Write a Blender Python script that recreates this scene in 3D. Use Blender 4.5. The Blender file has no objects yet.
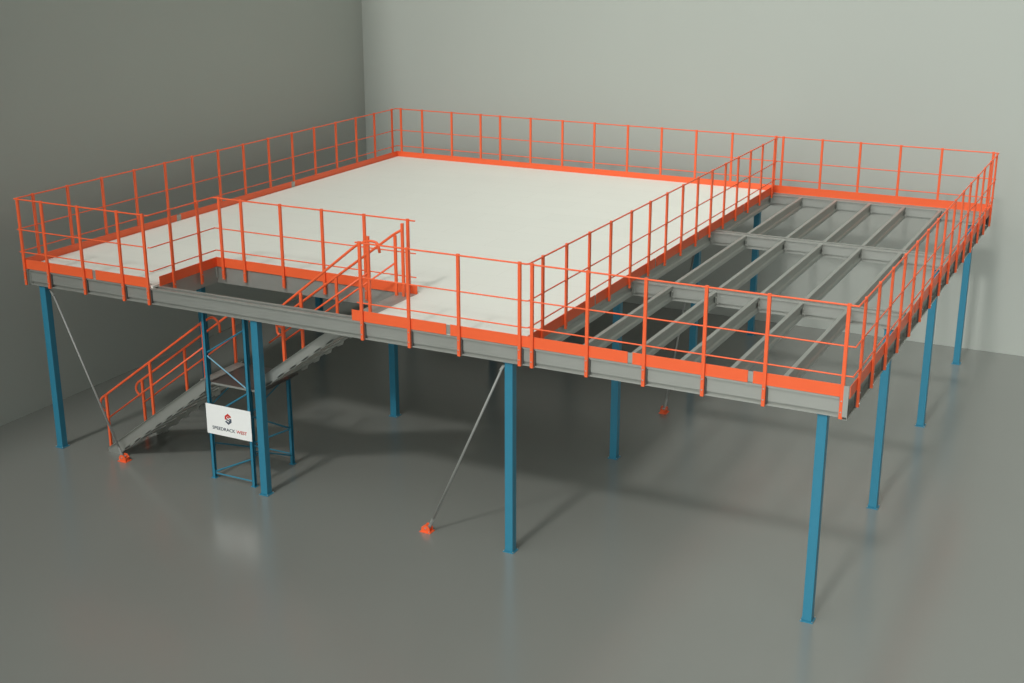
import bpy, bmesh, math, random
from mathutils import Vector, Matrix
random.seed(4)
scene = bpy.context.scene
COL = scene.collection
PI = math.pi

# ------------------------------------------------------------------ materials
def lin(r, g, b):
    def f(c):
        c /= 255.0
        return c / 12.92 if c <= 0.04045 else ((c + 0.055) / 1.055) ** 2.4
    return (f(r), f(g), f(b), 1.0)

def mat(name, col, rough=0.5, metal=0.0, var=0.04, scale=6.0, bump=0.0, rvar=0.06, spec=0.5):
    m = bpy.data.materials.new(name); m.use_nodes = True
    nt = m.node_tree; nt.nodes.clear()
    out = nt.nodes.new('ShaderNodeOutputMaterial')
    b = nt.nodes.new('ShaderNodeBsdfPrincipled')
    nt.links.new(b.outputs[0], out.inputs[0])
    b.inputs['Metallic'].default_value = metal
    b.inputs['Specular IOR Level'].default_value = spec
    tc = nt.nodes.new('ShaderNodeTexCoord')
    nz = nt.nodes.new('ShaderNodeTexNoise')
    nz.inputs['Scale'].default_value = scale; nz.inputs['Detail'].default_value = 5
    nt.links.new(tc.outputs['Object'], nz.inputs['Vector'])
    mx = nt.nodes.new('ShaderNodeMix'); mx.data_type = 'RGBA'
    mx.inputs[6].default_value = tuple(c * (1 - var) for c in col[:3]) + (1,)
    mx.inputs[7].default_value = tuple(min(1, c * (1 + var)) for c in col[:3]) + (1,)
    nt.links.new(nz.outputs['Fac'], mx.inputs[0])
    nt.links.new(mx.outputs[2], b.inputs['Base Color'])
    mr = nt.nodes.new('ShaderNodeMapRange')
    mr.inputs[3].default_value = rough - rvar; mr.inputs[4].default_value = rough + rvar
    nt.links.new(nz.outputs['Fac'], mr.inputs[0]); nt.links.new(mr.outputs[0], b.inputs['Roughness'])
    if bump:
        bp = nt.nodes.new('ShaderNodeBump'); bp.inputs['Strength'].default_value = bump
        n2 = nt.nodes.new('ShaderNodeTexNoise'); n2.inputs['Scale'].default_value = scale * 25
        nt.links.new(tc.outputs['Object'], n2.inputs['Vector'])
        nt.links.new(n2.outputs['Fac'], bp.inputs['Height']); nt.links.new(bp.outputs[0], b.inputs['Normal'])
    return m

M = {}
M['orange'] = mat('orange_paint', (0.92, 0.135, 0.04, 1), 0.42, var=0.03)
M['blue'] = mat('blue_paint', (0.030, 0.215, 0.33, 1), 0.40, var=0.04)
M['steel'] = mat('galvanised_steel', (0.44, 0.45, 0.42, 1), 0.5, metal=0.65, var=0.05, scale=4)
M['bracket'] = mat('shade_grey', (0.10, 0.10, 0.095, 1), 0.5, metal=0.3)  # dark tone stands in for the shade beside each rail post
M['rod'] = mat('dull_rod', (0.30, 0.305, 0.29, 1), 0.55, metal=0.2)
M['zinc'] = mat('zinc_rod', (0.5, 0.51, 0.48, 1), 0.4, metal=0.5)
M['wall'] = mat('wall_paint', (0.435, 0.46, 0.425, 1), 0.9, var=0.015, scale=0.6, spec=0.1)
M['floor'] = mat('floor_coat', (0.212, 0.219, 0.201, 1), 0.22, var=0.025, scale=0.5, rvar=0.015, spec=1.0)
for n_ in M['floor'].node_tree.nodes:
    if n_.type == 'BSDF_PRINCIPLED': n_.inputs['IOR'].default_value = 1.62
M['plate'] = mat('brown_plate', (0.075, 0.069, 0.064, 1), 0.3, var=0.08)
M['black'] = mat('dark_rubber', (0.02, 0.02, 0.025, 1), 0.5)
M['signwhite'] = mat('sign_white', (0.97, 0.975, 0.96, 1), 0.4, var=0.01)
M['ink'] = mat('sign_dark_ink', lin(70, 82, 96), 0.6, var=0.02)
M['red'] = mat('sign_red_ink', lin(205, 50, 40), 0.6, var=0.02)

def deck_mat():
    m = mat('deck_board', (0.80, 0.80, 0.735, 1), 0.6, var=0.02, scale=1.5)
    nt = m.node_tree
    b = [n for n in nt.nodes if n.type == 'BSDF_PRINCIPLED'][0]
    mx = [n for n in nt.nodes if n.type == 'MIX'][0]
    tc = [n for n in nt.nodes if n.type == 'TEX_COORD'][0]
    br = nt.nodes.new('ShaderNodeTexBrick')          # butt joints of the floor boards
    br.inputs['Scale'].default_value = 1.0
    br.inputs['Brick Width'].default_value = 2.4; br.inputs['Row Height'].default_value = 0.6
    br.inputs['Mortar Size'].default_value = 0.0022; br.inputs['Mortar Smooth'].default_value = 0.0
    br.inputs['Color1'].default_value = (1, 1, 1, 1); br.inputs['Color2'].default_value = (0.985, 0.985, 0.985, 1)
    br.inputs['Mortar'].default_value = (0.82, 0.82, 0.80, 1)
    nt.links.new(tc.outputs['Object'], br.inputs['Vector'])
    mu = nt.nodes.new('ShaderNodeMix'); mu.data_type = 'RGBA'; mu.blend_type = 'MULTIPLY'
    mu.inputs[0].default_value = 1.0
    nt.links.new(mx.outputs[2], mu.inputs[6]); nt.links.new(br.outputs['Color'], mu.inputs[7])
    nt.links.new(mu.outputs[2], b.inputs['Base Color'])
    return m
M['deck'] = deck_mat()

# ------------------------------------------------------------------ mesh helpers
def box(bm, x0, x1, y0, y1, z0, z1):
    if x0 > x1: x0, x1 = x1, x0
    if y0 > y1: y0, y1 = y1, y0
    if z0 > z1: z0, z1 = z1, z0
    v = [bm.verts.new(p) for p in ((x0,y0,z0),(x1,y0,z0),(x1,y1,z0),(x0,y1,z0),(x0,y0,z1),(x1,y0,z1),(x1,y1,z1),(x0,y1,z1))]
    for f in ((3,2,1,0),(4,5,6,7),(0,1,5,4),(1,2,6,5),(2,3,7,6),(3,0,4,7)):
        bm.faces.new([v[i] for i in f])

def prism(bm, pts, vec):
    """closed outline pts (3D list) swept along vec"""
    vec = Vector(vec)
    a = [bm.verts.new(p) for p in pts]; b = [bm.verts.new(Vector(p) + vec) for p in pts]
    n = len(pts)
    bm.faces.new(a[::-1]); bm.faces.new(b)
    for i in range(n):
        bm.faces.new([a[i], a[(i+1) % n], b[(i+1) % n], b[i]])

def tube(bm, pts, r, seg=8, cap=True):
    pts = [Vector(p) for p in pts]
    rings = []
    prev = None
    for i, p in enumerate(pts):
        if i == 0: d = (pts[1] - p).normalized()
        elif i == len(pts) - 1: d = (p - pts[-2]).normalized()
        else:
            d = ((p - pts[i-1]).normalized() + (pts[i+1] - p).normalized()).normalized()
        if prev is None:
            up = Vector((0, 0, 1)) if abs(d.z) < 0.9 else Vector((1, 0, 0))
            n = d.cross(up).normalized()
        else:
            n = (prev - d * prev.dot(d)).normalized()
        prev = n
        bn = d.cross(n)
        rings.append([bm.verts.new(p + (n * math.cos(2*PI*k/seg) + bn * math.sin(2*PI*k/seg)) * r) for k in range(seg)])
    for a, b in zip(rings, rings[1:]):
        for k in range(seg):
            bm.faces.new([a[k], a[(k+1) % seg], b[(k+1) % seg], b[k]])
    if cap:
        bm.faces.new(rings[0][::-1]); bm.faces.new(rings[-1])

def bend(pts, rad=0.08, n=5):
    """round the inner corners of a polyline"""
    pts = [Vector(p) for p in pts]
    out = [pts[0]]
    for i in range(1, len(pts) - 1):
        a, p, b = pts[i-1], pts[i], pts[i+1]
        d0 = (a - p); d1 = (b - p)
        r = min(rad, d0.length * .45, d1.length * .45)
        s = p + d0.normalized() * r; e = p + d1.normalized() * r
        for k in range(n + 1):
            t = k / n
            out.append(s * (1-t)**2 + p * 2*t*(1-t) + e * t*t)
    out.append(pts[-1])
    return out

def obj(name, bm, m, parent=None, loc=None, bevel=0.0, smooth=False):
    bmesh.ops.recalc_face_normals(bm, faces=bm.faces)
    me = bpy.data.meshes.new(name); bm.to_mesh(me); bm.free()
    me.materials.append(m)
    if smooth:
        for p in me.polygons: p.use_smooth = True
    o = bpy.data.objects.new(name, me); COL.objects.link(o)
    if parent: o.parent = parent
    if loc: o.location = loc
    if bevel:
        md = o.modifiers.new('bevel', 'BEVEL'); md.width = bevel; md.segments = 2; md.limit_method = 'ANGLE'
    return o

def tag(o, label, cat, group=None):
    o['label'] = label; o['category'] = cat
    if group: o['group'] = group
    return o

def thing(name, label, cat, loc=(0,0,0), group=None):
    o = bpy.data.objects.new(name, None); COL.objects.link(o); o.location = loc
    o.empty_display_size = 0.2
    return tag(o, label, cat, group)

def copy_tree(o, parent=None):
    c = o.copy(); COL.objects.link(c); c.parent = parent
    for ch in list(o.children): copy_tree(ch, c)
    return c

def struct(name, bm, m):
    o = obj(name, bm, m); o['kind'] = 'structure'; return o

# ------------------------------------------------------------------ setting
bm = bmesh.new(); box(bm, -2.1, 34, -34, 13.3, -0.25, -0.035); struct('floor', bm, M['floor'])
bm = bmesh.new(); prism(bm, [(-1.94, 13.15, -0.25), (-1.27, -34, -0.25), (-1.5, -34, -0.25), (-2.2, 13.15, -0.25)], (0, 0, 16)); struct('wall_left', bm, M['wall'])
bm = bmesh.new(); box(bm, -2.2, 34, 13.15, 13.35, -0.25, 15.75); struct('wall_back', bm, M['wall'])

GZ = -0.035                  # floor level
ZB, ZT = 2.965, 3.235          # underside and top of the main beams
XL, XR = -0.36, 13.86        # guard rail lines
YF, YB = -0.12, 12.12
BX, BY = 4.5, 4.0            # bays

# ------------------------------------------------------------------ columns
def make_column(zb=ZB):
    CH = zb - GZ
    t = thing('support_post', '', 'column post', (0,0,0), 'blue columns carrying the platform')
    bm = bmesh.new(); box(bm, -.065, .065, -.065, .065, .014, CH - .014); obj('shaft', bm, M['blue'], t, bevel=.008)
    bm = bmesh.new(); box(bm, -.088, .088, -.088, .088, 0, .014); bp = obj('base_plate', bm, M['blue'], t)
    for sx in (-1, 1):
        for sy in (-1, 1):
            bm = bmesh.new(); tube(bm, [(sx*.077, sy*.077, .013), (sx*.077, sy*.077, .028)], .007, 6)
            obj('anchor_bolt', bm, M['zinc'], bp)
    bm = bmesh.new(); box(bm, -.08, .08, -.075, .075, CH - .014, CH - .001); obj('head_plate', bm, M['blue'], t)
    bm = bmesh.new(); box(bm, -.05, .05, -.040, .040, CH - .001, 3.09 - GZ); obj('head_tongue', bm, M['blue'], t)
    return t

clabel = {
 (0,0): 'blue steel column at the front left corner of the platform, beside a slanting brace rod',
 (1,0): 'thick blue column standing right beside the framed stair tower with the white sign',
 (2,0): 'blue front column in the middle, just right of a slanting grey brace rod',
 (3,0): 'blue column at the front right corner, nearest the camera and longest in the picture',
 (3,1): 'second blue column back along the open right side of the platform',
 (3,2): 'third blue column back along the open right side of the platform',
 (3,3): 'blue column at the back right corner, nearest the pale back wall',
 (2,1): 'blue column in shade behind the front beam, below the left open joists',
 (1,1): 'blue column in deep shade behind the front beam, right of the upper stairs',
 (0,1): 'blue column on the left side, hidden almost wholly behind the stair tower leg',
 (0,2): 'blue column on the left side, a short piece showing through the stair opening',
 (0,3): 'blue column at the back left corner under the white deck',
 (1,2): 'blue column under the white deck, second row from the back, one bay from the left',
 (1,3): 'blue column under the back edge of the white deck, one bay from the left',
 (2,2): 'blue column seen between the open joists, with a brace rod reaching down from its top',
 (2,3): 'blue column in the back row, seen between joists near the partition railing',
}
col0 = make_column(); col1 = make_column(ZB + .02); used = set()
for (i, j), lb in clabel.items():
    src = col0 if j == 0 else col1
    c = copy_tree(src) if src in used else src
    used.add(src)
    c.location = (i * BX, j * BY, GZ); c['label'] = lb

# ------------------------------------------------------------------ beams
def channel_pts(w, f, lip, z0, z1, t=.007):
    """C outline in (u,z): web at u=w, flanges reaching to u=f with lips"""
    s = 1 if f > w else -1
    return [(w, z0), (f, z0), (f, z0+lip), (f - s*t, z0+lip), (f - s*t, z0+t), (w + s*t, z0+t),
            (w + s*t, z1-t), (f - s*t, z1-t), (f - s*t, z1-lip), (f, z1-lip), (f, z1), (w, z1)]

def double_beam(y, x0, x1, label):
    ZB = 2.965 if y == 0 else 2.985
    t = thing('cross_girder', label, 'beam', ((x0+x1)/2, y, ZB), 'main beams crossing the platform from side to side')
    o = Vector(t.location)
    for s in (-1, 1):
        bm = bmesh.new()
        a, f, w, k, lp, t_ = .046, .098, .076, .050, .022, .006
        pts = [(a, ZB), (f, ZB), (f, ZB+lp), (f-t_, ZB+lp), (f-t_, ZB+t_), (k, ZB+t_), (k, ZB+.052), (w, ZB+.056),
               (w, ZT-.030), (k, ZT-.022), (k, ZT-t_), (f-t_, ZT-t_), (f-t_, ZT-.028), (f, ZT-.028), (f, ZT), (a, ZT)]
        prism(bm, [(x0-o.x, s*u, z-o.z) for u, z in pts], (x1-x0, 0, 0))
        obj('channel', bm, M['steel'], t)
    for sx, xx in ((0, x0), (1, x1)):
        bm = bmesh.new(); box(bm, xx-o.x-.004, xx-o.x+.004, -.098, .098, 0, ZT-ZB); obj('end_plate', bm, M['steel'], t)
    return t
XB0, XB1 = -0.205, 13.705
double_beam(0, XB0, XB1, 'long grey front beam under the front railing, crossing the stair opening')
double_beam(4, XB0, XB1, 'grey cross beam, first one behind the front beam, in the open joist part')
double_beam(8, XB0, XB1, 'grey cross beam, second one behind the front beam, in the open joist part')
double_beam(12, XB0, XB1, 'grey beam along the back edge of the platform under the back railing')

def side_beam(xw, xf, label):
    t = thing('edge_girder', label, 'beam', (xw, 6, 2.97))
    bm = bmesh.new()
    prism(bm, [(u-xw, -6.13, z-2.97) for u, z in channel_pts(xw, xf, .032, 2.95, 3.235)], (0, 12.26, 0))
    obj('channel', bm, M['steel'], t)
    s = 1 if xf > xw else -1
    for y in (0, 4, 8, 12):
        bm = bmesh.new(); box(bm, s*-.045, 0, y-6-.08, y-6+.08, .0, .24); obj('bracket', bm, M['steel'], t)
    if s > 0:
        bm = bmesh.new(); box(bm, s*.02, s*.085, -6.142, -6.132, .02, .44); obj('end_cap', bm, M['steel'], t)
    return t
side_beam(13.74, 13.825, 'grey edge beam along the open right side of the platform under the railing')
side_beam(-0.24, -0.325, 'grey edge beam along the left side of the white deck, next to the dark wall')

# ------------------------------------------------------------------ joists
JZ0, JZ1 = 2.985, 3.228
def sigma_pts(x, z0=JZ0, z1=JZ1, f=.06, t=.006):
    """sigma purlin outline, web on the right (x), flanges to the left, middle of the web pushed in"""
    h = z1 - z0; r = .018
    outer = [(x-f, z1-.018), (x-f, z1), (x, z1), (x, z1-.06), (x-r, z1-.085), (x-r, z0+.085), (x, z0+.06), (x, z0), (x-f, z0), (x-f, z0+.018)]
    inner = [(x-f+t, z0+.018), (x-f+t, z0+t), (x-t, z0+t), (x-t, z0+.058), (x-r-t, z0+.085), (x-r-t, z1-.085), (x-t, z1-.058), (x-t, z1-t), (x-f+t, z1-t), (x-f+t, z1-.018)]
    return outer + inner

def make_joist(L, cleats=True):
    t = thing('open_joist', '', 'joist', (0,0,0))
    bm = bmesh.new(); prism(bm, [(u, -L/2, z) for u, z in sigma_pts(0)], (0, L, 0)); obj('section', bm, M['steel'], t)
    if cleats:
        for s in (-1, 1):
            bm = bmesh.new()
            ye = s * L/2
            box(bm, .001, .007, ye, ye - s*.075, 3.02, 3.19)
            box(bm, .001, .040, ye, ye - s*.006, 3.02, 3.19)
            cl = obj('cleat', bm, M['steel'], t)
            for zz in (3.06, 3.14):
                bm = bmesh.new(); tube(bm, [(.006, ye - s*.04, zz), (.014, ye - s*.04, zz)], .008, 6)
                obj('bolt', bm, M['zinc'], cl)
    return t
JL = BY - .154
j0 = make_joist(JL); first = True
JX = [9.30, 9.995, 10.745, 11.455, 12.17, 12.90]
ordn = ['beside the partition railing', 'first free one right of the partition railing', 'second free one right of the partition railing',
        'third free one right of the partition railing', 'second free one in from the right edge', 'last free one before the right edge']
bayn = ['in the front bay', 'in the middle bay', 'in the back bay']
for b in range(3):
    for i, x in enumerate(JX):
        j = j0 if first else copy_tree(j0); first = False
        j.location = (x, BY * (b + .5), 0)
        j['label'] = 'grey open joist %s, %s' % (bayn[b], ordn[i]); j['group'] = 'open joists of the unboarded part'

# trimmers round the stair opening and joists under the boards beside it
def trimmer(name, label, p0, p1, flip=1):
    p0 = Vector(p0); p1 = Vector(p1); t = thing(name, label, 'joist', p0)
    L = (p1 - p0).length
    bm = bmesh.new()
    if abs((p1-p0).x) > abs((p1-p0).y):
        prism(bm, [(0, flip*u, z-3.0) for u, z in channel_pts(0, -.06, .02, 2.945, JZ1)], (L, 0, 0))
    else:
        prism(bm, [(flip*u, 0, z-3.0) for u, z in channel_pts(0, -.06, .02, 2.945, JZ1)], (0, L, 0))
    obj('section', bm, M['steel'], t)
    bm = bmesh.new(); box(bm, -.03, .03, -.03, .03, .03, .25); obj('cleat', bm, M['steel'], t)
    return t
trimmer('trimmer_joist', 'grey steel trimmer along the left side of the stair opening', (2.505, .105, 3.0), (2.505, 3.895, 3.0), 1)
trimmer('trimmer_joist', 'grey steel trimmer along the back side of the stair opening, below the inner railing', (2.507, 1.533, 3.0), (6.603, 1.533, 3.0), -1)
trimmer('trimmer_joist', 'grey steel trimmer along the right side of the stair opening at the stair head', (6.605, .105, 3.0), (6.605, 3.895, 3.0), -1)

# ------------------------------------------------------------------ deck
bm = bmesh.new()
outline = [(-.315, -.082), (2.51, -.082), (2.51, 1.528), (6.60, 1.528), (6.60, -.082), (9.295, -.082), (9.295, 12.082), (-.315, 12.082)]
prism(bm, [(x, y, 3.237) for x, y in outline], (0, 0, .040))
bmesh.ops.triangulate(bm, faces=[f for f in bm.faces if len(f.verts) > 4])
tag(obj('boarded_deck', bm, M['deck']), 'large off-white boarded deck covering the left two thirds of the platform', 'deck')

# ------------------------------------------------------------------ guard rails
ZTOP, ZMID, ZLOW = 4.452, 3.925, 3.535
PZ0, PZ1 = 2.955, 4.475
def post_mesh(bm, along, z0, z1):
    w, d = (.024, .018)
    if along == 'x': box(bm, -w, w, -d, d, z0, z1)
    else: box(bm, -d, d, -w, w, z0, z1)

TH = .165
def guard(label, along, c, posts, a0, a1, side, tz0=3.24, pz0=PZ0, ends=((0,0),(0,0)), toe=None, joints=(), rails=None, shade_spacer=.042):
    """run along x (y=c) or y (x=c). side: +1/-1 direction from posts towards the platform"""
    mid = (a0 + a1) / 2
    loc = (mid, c, 3.3) if along == 'x' else (c, mid, 3.3)
    t = thing('guard_rail', label, 'railing', loc, 'orange guard rails round the platform')
    P = (lambda a, off, z: (a - mid, off, z - 3.3)) if along == 'x' else (lambda a, off, z: (off, a - mid, z - 3.3))
    for p in posts:
        bm = bmesh.new(); post_mesh(bm, along, pz0 - 3.3, PZ1 - 3.3)
        o = obj('post', bm, M['orange'], t, bevel=.004); o.location = P(p, 0, 3.3)
        bm = bmesh.new()      # two fixing bolts on the outer face
        for zz in (3.05, 3.2):
            if zz > pz0:
                q0 = (0, -side*.017, zz-3.3) if along == 'x' else (-side*.017, 0, zz-3.3)
                q1 = (0, -side*.026, zz-3.3) if along == 'x' else (-side*.026, 0, zz-3.3)
                tube(bm, [q0, q1], .010, 6)
        obj('bolt', bm, M['zinc'], o)
        if shade_spacer:  # added block behind the post, coloured dark to paint the post's shade
            bm = bmesh.new(); q = shade_spacer
            if along == 'x': box(bm, -.022, .044, side*.018, side*q, 2.975-3.3, 3.225-3.3)
            else: box(bm, side*.018, side*q, -.027, .027, 2.99-3.3, 3.22-3.3)
            obj('shade_spacer', bm, M['bracket'], o)
    r0, r1 = rails if rails else (a0, a1)
    for nm, z, r in (('top_rail', ZTOP, .0125), ('mid_rail', ZMID, .0105), ('low_rail', ZLOW, .0105)):
        pts = []
        # returns at the ends: (dx along, dy across) turned inwards round the corner
        if ends[0][1]: pts.append(P(r0, ends[0][1], z))
        pts.append(P(r0, 0, z)); pts.append(P(r1, 0, z))
        if ends[1][1]: pts.append(P(r1, ends[1][1], z))
        bm = bmesh.new(); tube(bm, bend(pts, .07), r, 8)
        obj(nm, bm, M['orange'], t, smooth=False)
    t0, t1 = toe if toe else (a0, a1)
    bm = bmesh.new()
    d0, d1 = side*.019, side*.028
    segs = [t0] + list(joints) + [t1]
    for s0, s1 in zip(segs, segs[1:]):
        s0 += .035 if s0 != t0 else 0; s1 -= .035 if s1 != t1 else 0
        q0 = P(s0, d0, tz0); q1 = P(s1, d1, tz0 + TH)
        box(bm, q0[0], q1[0], q0[1], q1[1], q0[2], q1[2])
    obj('toe_board', bm, M['orange'], t)
    for jn in joints:
        bm = bmesh.new()
        q0 = P(jn-.06, side*.0285, tz0+.012); q1 = P(jn+.06, side*.033, tz0 + TH - .012)
        box(bm, q0[0], q1[0], q0[1], q1[1], q0[2], q1[2])
        obj('joint_plate', bm, M['steel'], t)
    return t

guard('short orange railing at the front left corner, left of the stair opening', 'x', YF, [-.29, .25, 1.06, 1.91, 2.445], XL, 2.465, 1,
      ends=((0,0),(0,.0)), joints=[1.27], toe=(-.325, 2.46))
guard('orange railing on the front edge between stair opening and partition', 'x', YF, [6.575, 7.394, 8.228, 9.203], 6.385, 9.36, 1,
      rails=(6.50, 9.24), joints=[8.04], toe=(6.385, 9.36))
guard('orange railing on the front edge before the open joists, right part', 'x', YF, [9.395, 10.232, 11.07, 11.905, 12.735, 13.74], 9.362, 13.86, 1,
      joints=[10.862, 12.541], toe=(9.36, 13.765))
n = 15
ys = [.30, 1.10, 1.95, 2.80, 3.65, 4.45, 5.25, 6.07, 6.93, 7.78, 8.62, 9.48, 10.32, 11.12, 11.92]
guard('orange railing along the left side of the white deck, by the dark left wall', 'y', XL, ys, YF+.01, YB-.01, 1, joints=[3.9, 7.7], pz0=3.0)
guard('orange railing along the open right side of the platform, seen edge on', 'y', XR, [.28, 1.09, 1.92, 2.76, 3.62, 4.47, 5.3, 6.12, 6.95, 7.8, 8.6, 9.43, 10.25, 11.05, 11.88], YF, YB, -1, joints=[4.05, 8.1], pz0=3.0)
guard('orange partition railing between the white deck and the open joists', 'y', 9.335, [.35, 1.15, 1.98, 2.81, 3.665, 4.5, 5.3, 6.1, 6.9, 7.7, 8.5, 9.3, 10.12, 10.95, 11.85], YF, YB-.03, -1, joints=[2.3, 4.9, 7.1, 9.9], shade_spacer=0, pz0=3.17, ends=((0,-.10),(0,0)), toe=(YF+.04, YB-.03))
guard('orange railing along the back edge of the white deck', 'x', YB, [-.22, .39, 1.22, 2.02, 2.55, 3.36, 4.19, 5.0, 5.83, 6.65, 7.47, 8.30, 9.28], XL, 9.36, -1, joints=[], pz0=3.0, toe=(-.34, 9.36))
guard('orange railing along the back edge behind the open joists', 'x', YB, [9.44, 10.29, 11.1, 11.93, 12.76, 13.76], 9.362, XR, -1, joints=[], pz0=3.0, toe=(9.36, 13.82))
guard('orange inner railing along the left side of the stair opening', 'y', 2.56, [.385, 1.075], YF+.09, 1.47, -1, shade_spacer=0, pz0=3.03, joints=[], rails=(YF, 1.49), ends=((0,-.05),(0,0)), toe=(.06, 1.505))
guard('orange inner railing along the back side of the stair opening', 'x', 1.49, [2.69, 3.15, 3.96, 4.79, 5.61, 6.425], 2.545, 6.56, 1, shade_spacer=0, pz0=3.03, joints=[], toe=(2.53, 6.56))

# ------------------------------------------------------------------ brace rods
def brace(foot, top, label, rot=0):
    foot = Vector(foot); top = Vector(top)
    t = thing('brace_rod', label, 'brace', foot, 'slanting brace rods')
    d = top - foot; h = Vector((d.x, d.y, 0)).normalized(); s = Vector((-h.y, h.x, 0))
    bm = bmesh.new(); tube(bm, [d.normalized()*.09, d], .019, 10); rod = obj('rod', bm, M['rod'], t, smooth=True)
    bm = bmesh.new(); tube(bm, [d.normalized()*.06, d.normalized()*.26], .024, 6); obj('turnbuckle', bm, M['rod'], rod)
    # foot: base plate with two upstand cheeks and a pin
    bm = bmesh.new()
    prism(bm, [tuple(h*a + s*b) for a, b in ((-.10,-.075),(.09,-.075),(.09,.075),(-.10,.075))], (0,0,.012))
    for sg in (-1, 1):
        base = s * (sg*.042)
        pts = [base + h*a + Vector((0,0,z)) for a, z in ((-.08,.012),(.07,.012),(.07,.07),(.035,.12),(-.03,.12),(-.08,.06))]
        prism(bm, [tuple(p) for p in pts], tuple(s*sg*.012))
    prism(bm, [tuple(-h*.08 + s*b + Vector((0,0,z))) for b, z in ((-.05,.012),(.05,.012),(.05,.075),(-.05,.075))], tuple(h*.01))
    f = obj('foot_bracket', bm, M['orange'], t)
    bm = bmesh.new(); tube(bm, [-s*.065 + Vector((0,0,.075)), s*.065 + Vector((0,0,.075))], .013, 8); obj('pin', bm, M['zinc'], f)
    bm = bmesh.new()
    for k in (-1, 1): tube(bm, [h*.06 + s*k*.055 + Vector((0,0,.012)), h*.06 + s*k*.055 + Vector((0,0,.03))], .009, 6)
    obj('anchor_bolt', bm, M['zinc'], f)
    bm = bmesh.new(); dn = d.normalized()
    prism(bm, [tuple(d - dn*.05 + s*.02 + Vector((0,0,-.03)) + h*.0), tuple(d + dn*.03 + s*.02 + h*.03), tuple(d + s*.02 + Vector((0,0,.03))), tuple(d - dn*.05 + s*.02 - h*.03)], tuple(-s*.04))
    obj('top_lug', bm, M['zinc'], t)
    return t
brace((1.445, .0, GZ), (.16, 0, 2.86), 'slanting grey rod from the front left column down to an orange foot by the stairs')
brace((7.56, .0, GZ), (8.88, 0, 2.86), 'slanting grey rod left of the middle front column with orange foot on open floor')
brace((9.0, 6.47, GZ), (9.0, 7.85, 2.86), 'slanting grey rod in the shade below the open joists with dull red foot')

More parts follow.
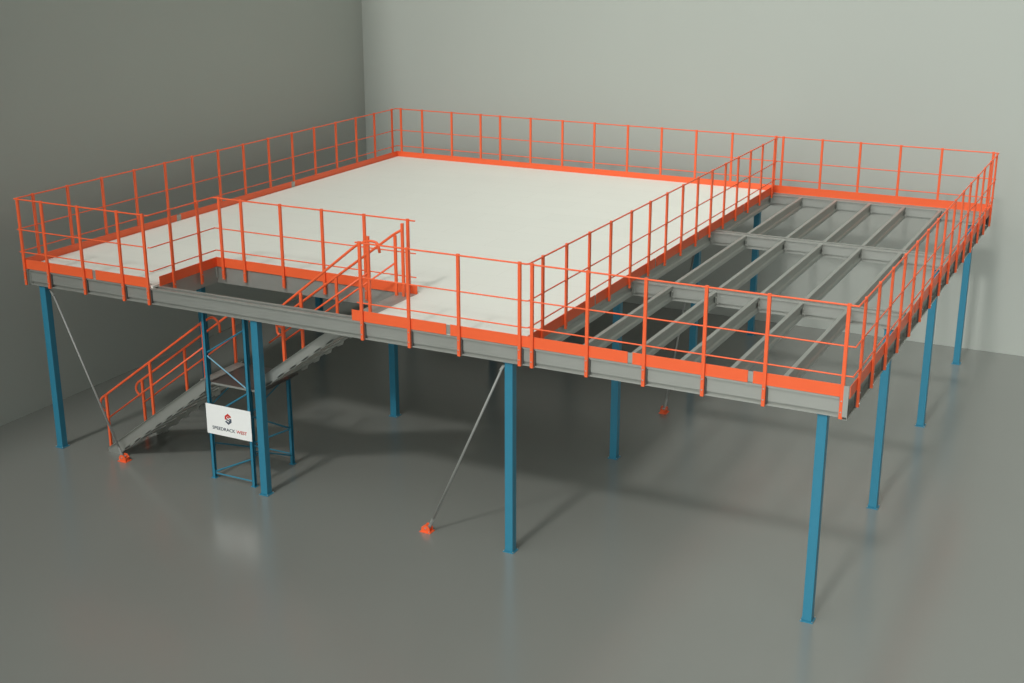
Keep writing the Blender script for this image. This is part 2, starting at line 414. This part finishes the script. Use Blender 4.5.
# ------------------------------------------------------------------ stairs
SY0, SY1 = .20, 1.20
def flight(name, label, x0, z0, x1, z1, nt, xend0, near_posts, far_posts, top_level):
    """straight flight rising along +x; stringer top line from (x0,z0) to (x1,z1)"""
    k = (z1 - z0) / (x1 - x0)
    t = thing(name, label, 'stairs', (x0, (SY0+SY1)/2, z0))
    L = lambda x, y, z: (x - x0, y - (SY0+SY1)/2, z - z0)
    line = lambda x: z0 + k * (x - x0)
    DV = .205 if top_level else .25
    for y, s in ((SY0, 1), (SY1, -1)):
        bm = bmesh.new()
        if top_level:   # upper flight: plumb cut at the foot, meets the deck at the head
            pts = [(x0, line(x0)), (x0, line(x0)-DV), (x1, line(x1)-DV), (x1, line(x1))]
        else:
            fl = x0 + (DV - z0 + GZ) / k
            pts = [(x0 - .04, GZ), (fl, GZ), (x1, line(x1)-DV), (x1, line(x1)), (x0 - .04, line(x0-.04))]
        th = .007
        prism(bm, [L(x, y, z) for x, z in pts], (0, s*th, 0))
        # flanges of the pressed channel, top and bottom
        top = [(x0, line(x0)), (x1, line(x1))]
        for (xa, za), (xb, zb) in ((top[0], top[1]), ((x0 if top_level else x0 + (DV-z0)/k, (line(x0)-DV) if top_level else 0.0), (x1, line(x1)-DV))):
            prism(bm, [L(xa, y, za), L(xb, y, zb), L(xb, y, zb+th), L(xa, y, za+th)], (0, -s*.035, 0))
        obj('stringer', bm, M['steel'], t)
    rise = (top_level if top_level else 1.67) / 1.0
    zs0 = 0 if not top_level else 1.67
    ztop = 1.67 if not top_level else 3.27
    rr = (ztop - zs0) / nt
    for i in range(1, nt + (0 if top_level else 1)):
        z = zs0 + rr * i
        xc = x0 + (z + .02 - z0) / k if True else 0
        bm = bmesh.new()
        y0, y1 = SY0 + .008, SY1 - .008
        xa = xc - .03; xb = xc + .22
        if not top_level and i == nt: xb = 3.30; xa = 3.10
        prism(bm, [L(xa, y0, z-.028), L(xb, y0, z-.028), L(xb, y0, z), L(xa, y0, z)], (0, y1-y0, 0))
        prism(bm, [L(xa, y0, z-.045), L(xa+.008, y0, z-.045), L(xa+.008, y0, z-.02), L(xa, y0, z-.02)], (0, y1-y0, 0))
        tr = obj('tread', bm, M['steel'], t)
    # lugs below the stringer where each tread is bolted
    for y, s in ((SY0, -1), (SY1, 1)):
        for i in range(1, nt):
            bm = bmesh.new()
            z = zs0 + rr * i
            xc = x0 + (z + .02 - z0) / k + .20
            zb = line(xc) - DV
            zb += .0 if s > 0 else .035
            prism(bm, [L(xc-.075, y, zb-.055), L(xc+.075, y, zb+.057), L(xc-.055, y, zb+.035-.075), L(xc-.075, y, zb-.075)][0:2] + [L(xc+.045, y, zb-.022), L(xc-.045, y, zb-.068)], (0, -s*.02, 0))
            obj('tread_lug', bm, M['steel'], t)
    # handrails
    H = .93
    for y, s, posts in ((SY0, -1, near_posts), (SY1, 1, far_posts)):
        yy = y + ((.085 if top_level else .14) if s < 0 else .02 + (.03 if top_level else 0))
        H = .93 if top_level else (1.0 if s < 0 else .985)
        hr = None
        a, b = posts[0], posts[-1]
        if top_level:
            pts = [(a+.0, line(a)+H-.34), (a-.13, line(a)+H-.34), (a-.14, line(a)+H-.12), (a, line(a)+H)]
            if s < 0: pts += [(x1-.02, 4.30), (x1+.19, 4.39), (x1+.36, 4.375), (x1+.385, 4.22)]
            else: pts += [(x1+.05, 4.275), (x1+.20, 4.36)]
        else:
            pts = [(a-.07, line(a)+H-.33), (a-.17, line(a)+H-.23), (a-.13, line(a)+H-.09), (a, line(a)+H), (b+.02, line(b)+H), (b+.24, line(b)+H+.12), (b+.36, line(b)+H+.02), (b+.36, line(b)+H-.14)]
        bm = bmesh.new(); tube(bm, bend([L(x, yy, z) for x, z in pts], .10), .021, 8)
        hr = obj('handrail', bm, M['orange'], t, smooth=True)
        bm = bmesh.new()
        bb = posts[-2] if top_level and s > 0 else b; a2 = a - .28 if top_level and s < 0 else a; tube(bm, [L(a2, yy, line(a2)+H-.44), L(bb, yy, line(bb)+H-.44)], .015, 8)
        obj('mid_rail', bm, M['orange'], hr, smooth=True)
        for p in posts:
            bm = bmesh.new()
            top = line(p) + H
            bot = line(p) - (.05 if not top_level or s > 0 else .02)
            if p > x1 + .1: bot = 3.25; top = 4.455
            q = L(p, yy, 0)
            box(bm, q[0]-.023, q[0]+.023, q[1]-.018, q[1]+.018, bot - z0, top - z0)
            obj('post', bm, M['orange'], hr, bevel=.004)
    return t
flight('stair_flight', 'lower grey stair flight rising from the floor beside the dark wall to the landing',
       .94, .055, 3.20, 1.70, 9, 0, [.83, 1.90, 3.12], [.86, 1.91, 3.05], 0)
flight('stair_flight', 'upper grey stair flight rising from the landing through the opening to the deck',
       4.46, 1.965, 6.28, 3.28, 9, 0, [4.80, 5.18, 6.46], [4.08, 5.19, 6.335, 6.47], 1)
# top landing step at the head of the stairs
bm = bmesh.new(); box(bm, 6.285, 6.597, .22, 1.44, 3.245, 3.275)
box(bm, 6.285, 6.295, .22, 1.44, 3.18, 3.245)
tag(obj('landing_step', bm, M['steel']), 'grey metal step plate at the stair head against the white deck edge', 'step')

# stair tower
t = thing('stair_tower', 'blue framed tower under the stair landing, carrying the white sign board', 'tower', (3.72, .69, GZ))
O = Vector((3.72, .69, GZ))
TX0, TX1, TY0, TY1 = 3.315, 4.145, .15, 1.215
def leg_bm(x, y, z1, sx, sy):
    bm = bmesh.new()       # upright section with returned flanges
    w = .028
    x -= O.x; y -= O.y
    box(bm, x-w, x+w, y-w, y-w+.004, .008, z1-GZ); box(bm, x-w, x+w, y+w-.004, y+w, .008, z1-GZ)
    box(bm, x-w, x-w+.004, y-w, y+w, .008, z1-GZ)
    box(bm, x+w-.004, x+w, y-w, y-w+.014, .008, z1-GZ); box(bm, x+w-.004, x+w, y+w-.014, y+w, .008, z1-GZ)
    return bm
for x, y, z1, sx in ((TX0, TY0, 2.925, 1), (TX1, TY0, 2.925, -1), (TX0, TY1, 2.55, 1), (TX1, TY1, 1.66, -1)):
    lg = obj('leg', leg_bm(x, y, z1, sx, 1), M['blue'], t)
    bm = bmesh.new(); box(bm, x-O.x-.05, x-O.x+.05, y-O.y-.045, y-O.y+.045, 0, .008); obj('foot_plate', bm, M['blue'], lg)
def strut(a, b, r=.014):
    bm = bmesh.new(); tube(bm, [Vector(a)-O, Vector(b)-O], r, 4); return obj('strut', bm, M['blue'], t)
y = TY0
strut((TX0, y, .05), (TX1, y, .05)); strut((TX0, y, .07), (TX1, y, .46)); 
strut((TX0, y, 1.08), (TX1, y, 1.62)); strut((TX1, y, 1.66), (TX0, y, 2.15)); strut((TX0, y, 2.18), (TX1, y, 2.70))
strut((TX0, TY1, .15), (TX1, TY1, .15)); strut((TX0, TY1, .20), (TX1, TY1, .62))
for x in (TX0, TX1):
    strut((x, TY0, .60), (x, TY1, .12)); strut((x, TY0, 1.22), (x, TY1, .62)); strut((x, TY0, 1.25), (x, TY1, 1.60))
bm = bmesh.new(); box(bm, 3.31-O.x, 4.36-O.x, .20-O.y, 1.22-O.y, 1.635-GZ, 1.662-GZ); obj('landing_plate', bm, M['plate'], t)
bm = bmesh.new()
box(bm, 3.31-O.x, 4.38-O.x, .188-O.y, .20-O.y, 1.635-GZ, 1.668-GZ)
obj('landing_frame', bm, M['steel'], t)
# landing rail beside the tower, far side
bm = bmesh.new(); box(bm, 3.45-O.x-.022, 3.45-O.x+.022, 1.235-O.y, 1.27-O.y, 1.60-GZ, 2.60-GZ); obj('guard_post', bm, M['orange'], t, bevel=.004)

# ------------------------------------------------------------------ sign board
SX0, SX1, SZ0, SZ1, SYF = 3.262, 4.182, .785, 1.312, .108
cx, cz = (SX0+SX1)/2, (SZ0+SZ1)/2
s = thing('sign_board', 'white rectangular sign with logo and company lettering fixed to the stair tower', 'sign', (cx, SYF, SZ0))
bm = bmesh.new(); box(bm, SX0-cx, SX1-cx, 0, .010, 0, SZ1-SZ0); panel = obj('panel', bm, M['signwhite'], s)
def text(body, x_left, width, zc, m, h):
    cu = bpy.data.curves.new('t', 'FONT'); cu.body = body; cu.size = 1; cu.extrude = .0; cu.offset = .022
    to = bpy.data.objects.new('t', cu); COL.objects.link(to)
    bpy.context.view_layer.update()
    dg = bpy.context.evaluated_depsgraph_get()
    me = bpy.data.meshes.new_from_object(to.evaluated_get(dg))
    bpy.data.objects.remove(to, do_unlink=True)
    xs = [v.co.x for v in me.vertices]; zs = [v.co.y for v in me.vertices]
    kx = width / (max(xs) - min(xs)); kz = h / (max(zs) - min(zs)); mx_, mz = min(xs), (min(zs)+max(zs))/2
    for v in me.vertices:
        v.co = Vector(((v.co.x - mx_) * kx + x_left - cx, -.0015, (v.co.y - mz) * kz + zc - SZ0))
    b2 = bmesh.new(); b2.from_mesh(me)
    r = bmesh.ops.extrude_face_region(b2, geom=b2.faces[:])
    bmesh.ops.translate(b2, vec=(0, .0013, 0), verts=[v for v in r['geom'] if isinstance(v, bmesh.types.BMVert)])
    o = obj('lettering', b2, m, panel)
    return o
o = text('SPEEDRACK', 3.375, .475, .905, M['ink'], .058); o['label'] = 'dark grey lettering'
o = text('WEST', 3.872, .215, .905, M['red'], .058); o['label'] = 'red lettering'
# emblem: hexagon of folded bands, red above, dark below
ex, ez = 3.715 - cx, 1.10 - SZ0
def poly(pts, m, lb):
    bm = bmesh.new(); prism(bm, [(ex+x, -.0015, ez+z) for x, z in pts], (0, .0013, 0))
    return bm
R_ = .098
hexp = [(R_*.80*math.sin(k*PI/3), R_*math.cos(k*PI/3)) for k in range(6)]
def inner(p, k=.58): return (p[0]*k, p[1]*k)
bm = bmesh.new()
def quad(bm, a, b, c, d): prism(bm, [(ex+p[0], -.0015, ez+p[1]) for p in (a, b, c, d)], (0, .0013, 0))
h = hexp
quad(bm, h[5], h[0], inner(h[0]), inner(h[5])); quad(bm, h[0], h[1], inner(h[1]), inner(h[0])); quad(bm, h[5], inner(h[5]), inner(h[4], .2), (h[4][0], h[4][1]+.035))
quad(bm, (-.030, .030), (.0, .048), (.030, .030), (.0, .012))
o = obj('emblem', bm, M['red'], panel); o['label'] = 'red upper half of the emblem'
bm = bmesh.new()
quad(bm, h[2], h[3], inner(h[3]), inner(h[2])); quad(bm, h[3], h[4], inner(h[4]), inner(h[3])); quad(bm, h[2], inner(h[2]), inner(h[1], .2), (h[1][0], h[1][1]-.035))
quad(bm, (-.035, .005), (.035, -.022), (.035, -.045), (-.035, -.020))
o = obj('emblem', bm, M['ink'], panel); o['label'] = 'dark lower half of the emblem'

# ------------------------------------------------------------------ light
SKY_DIR, SKY_N, SKY_A, SKY_B = (-.36, -.78, .5), 2.5, .14, 2.7
sun = bpy.data.lights.new('sun', 'SUN'); sun.energy = 1.05; sun.angle = math.radians(5); sun.color = (1.0, .985, .95)
so = bpy.data.objects.new('sun', sun); COL.objects.link(so)
so.rotation_euler = Vector((.04, .90, -1)).to_track_quat('-Z', 'Y').to_euler()
# soft sky: a broad bright region high over the open front side, dim elsewhere
w = bpy.data.worlds.new('world'); scene.world = w; w.use_nodes = True
nt = w.node_tree; bg = nt.nodes['Background']
bg.inputs[0].default_value = (.96, 1.0, .96, 1)
tc = nt.nodes.new('ShaderNodeTexCoord')
dp = nt.nodes.new('ShaderNodeVectorMath'); dp.operation = 'DOT_PRODUCT'
dp.inputs[1].default_value = Vector(SKY_DIR).normalized()
nt.links.new(tc.outputs['Generated'], dp.inputs[0])
mxn = nt.nodes.new('ShaderNodeMath'); mxn.operation = 'MAXIMUM'; mxn.inputs[1].default_value = 0
nt.links.new(dp.outputs['Value'], mxn.inputs[0])
pw = nt.nodes.new('ShaderNodeMath'); pw.operation = 'POWER'; pw.inputs[1].default_value = SKY_N
nt.links.new(mxn.outputs[0], pw.inputs[0])
ma = nt.nodes.new('ShaderNodeMath'); ma.operation = 'MULTIPLY_ADD'; ma.inputs[1].default_value = SKY_B; ma.inputs[2].default_value = SKY_A
nt.links.new(pw.outputs[0], ma.inputs[0]); nt.links.new(ma.outputs[0], bg.inputs[1])

# ------------------------------------------------------------------ camera
cam = bpy.data.cameras.new('camera'); co = bpy.data.objects.new('camera', cam); COL.objects.link(co)
co.location = (17.0928, -15.885, 9.0206)
co.rotation_euler = (PI/2 - .3128, 0, .47)
cam.sensor_width = 36; cam.sensor_fit = 'HORIZONTAL'; cam.lens = 1319.39 / 1024 * 36
cam.clip_end = 200
scene.camera = co
scene.view_settings.view_transform = 'Standard'; scene.view_settings.look = 'None'
scene.view_settings.exposure = 0; scene.view_settings.gamma = 1; scene.view_settings.use_curve_mapping = False
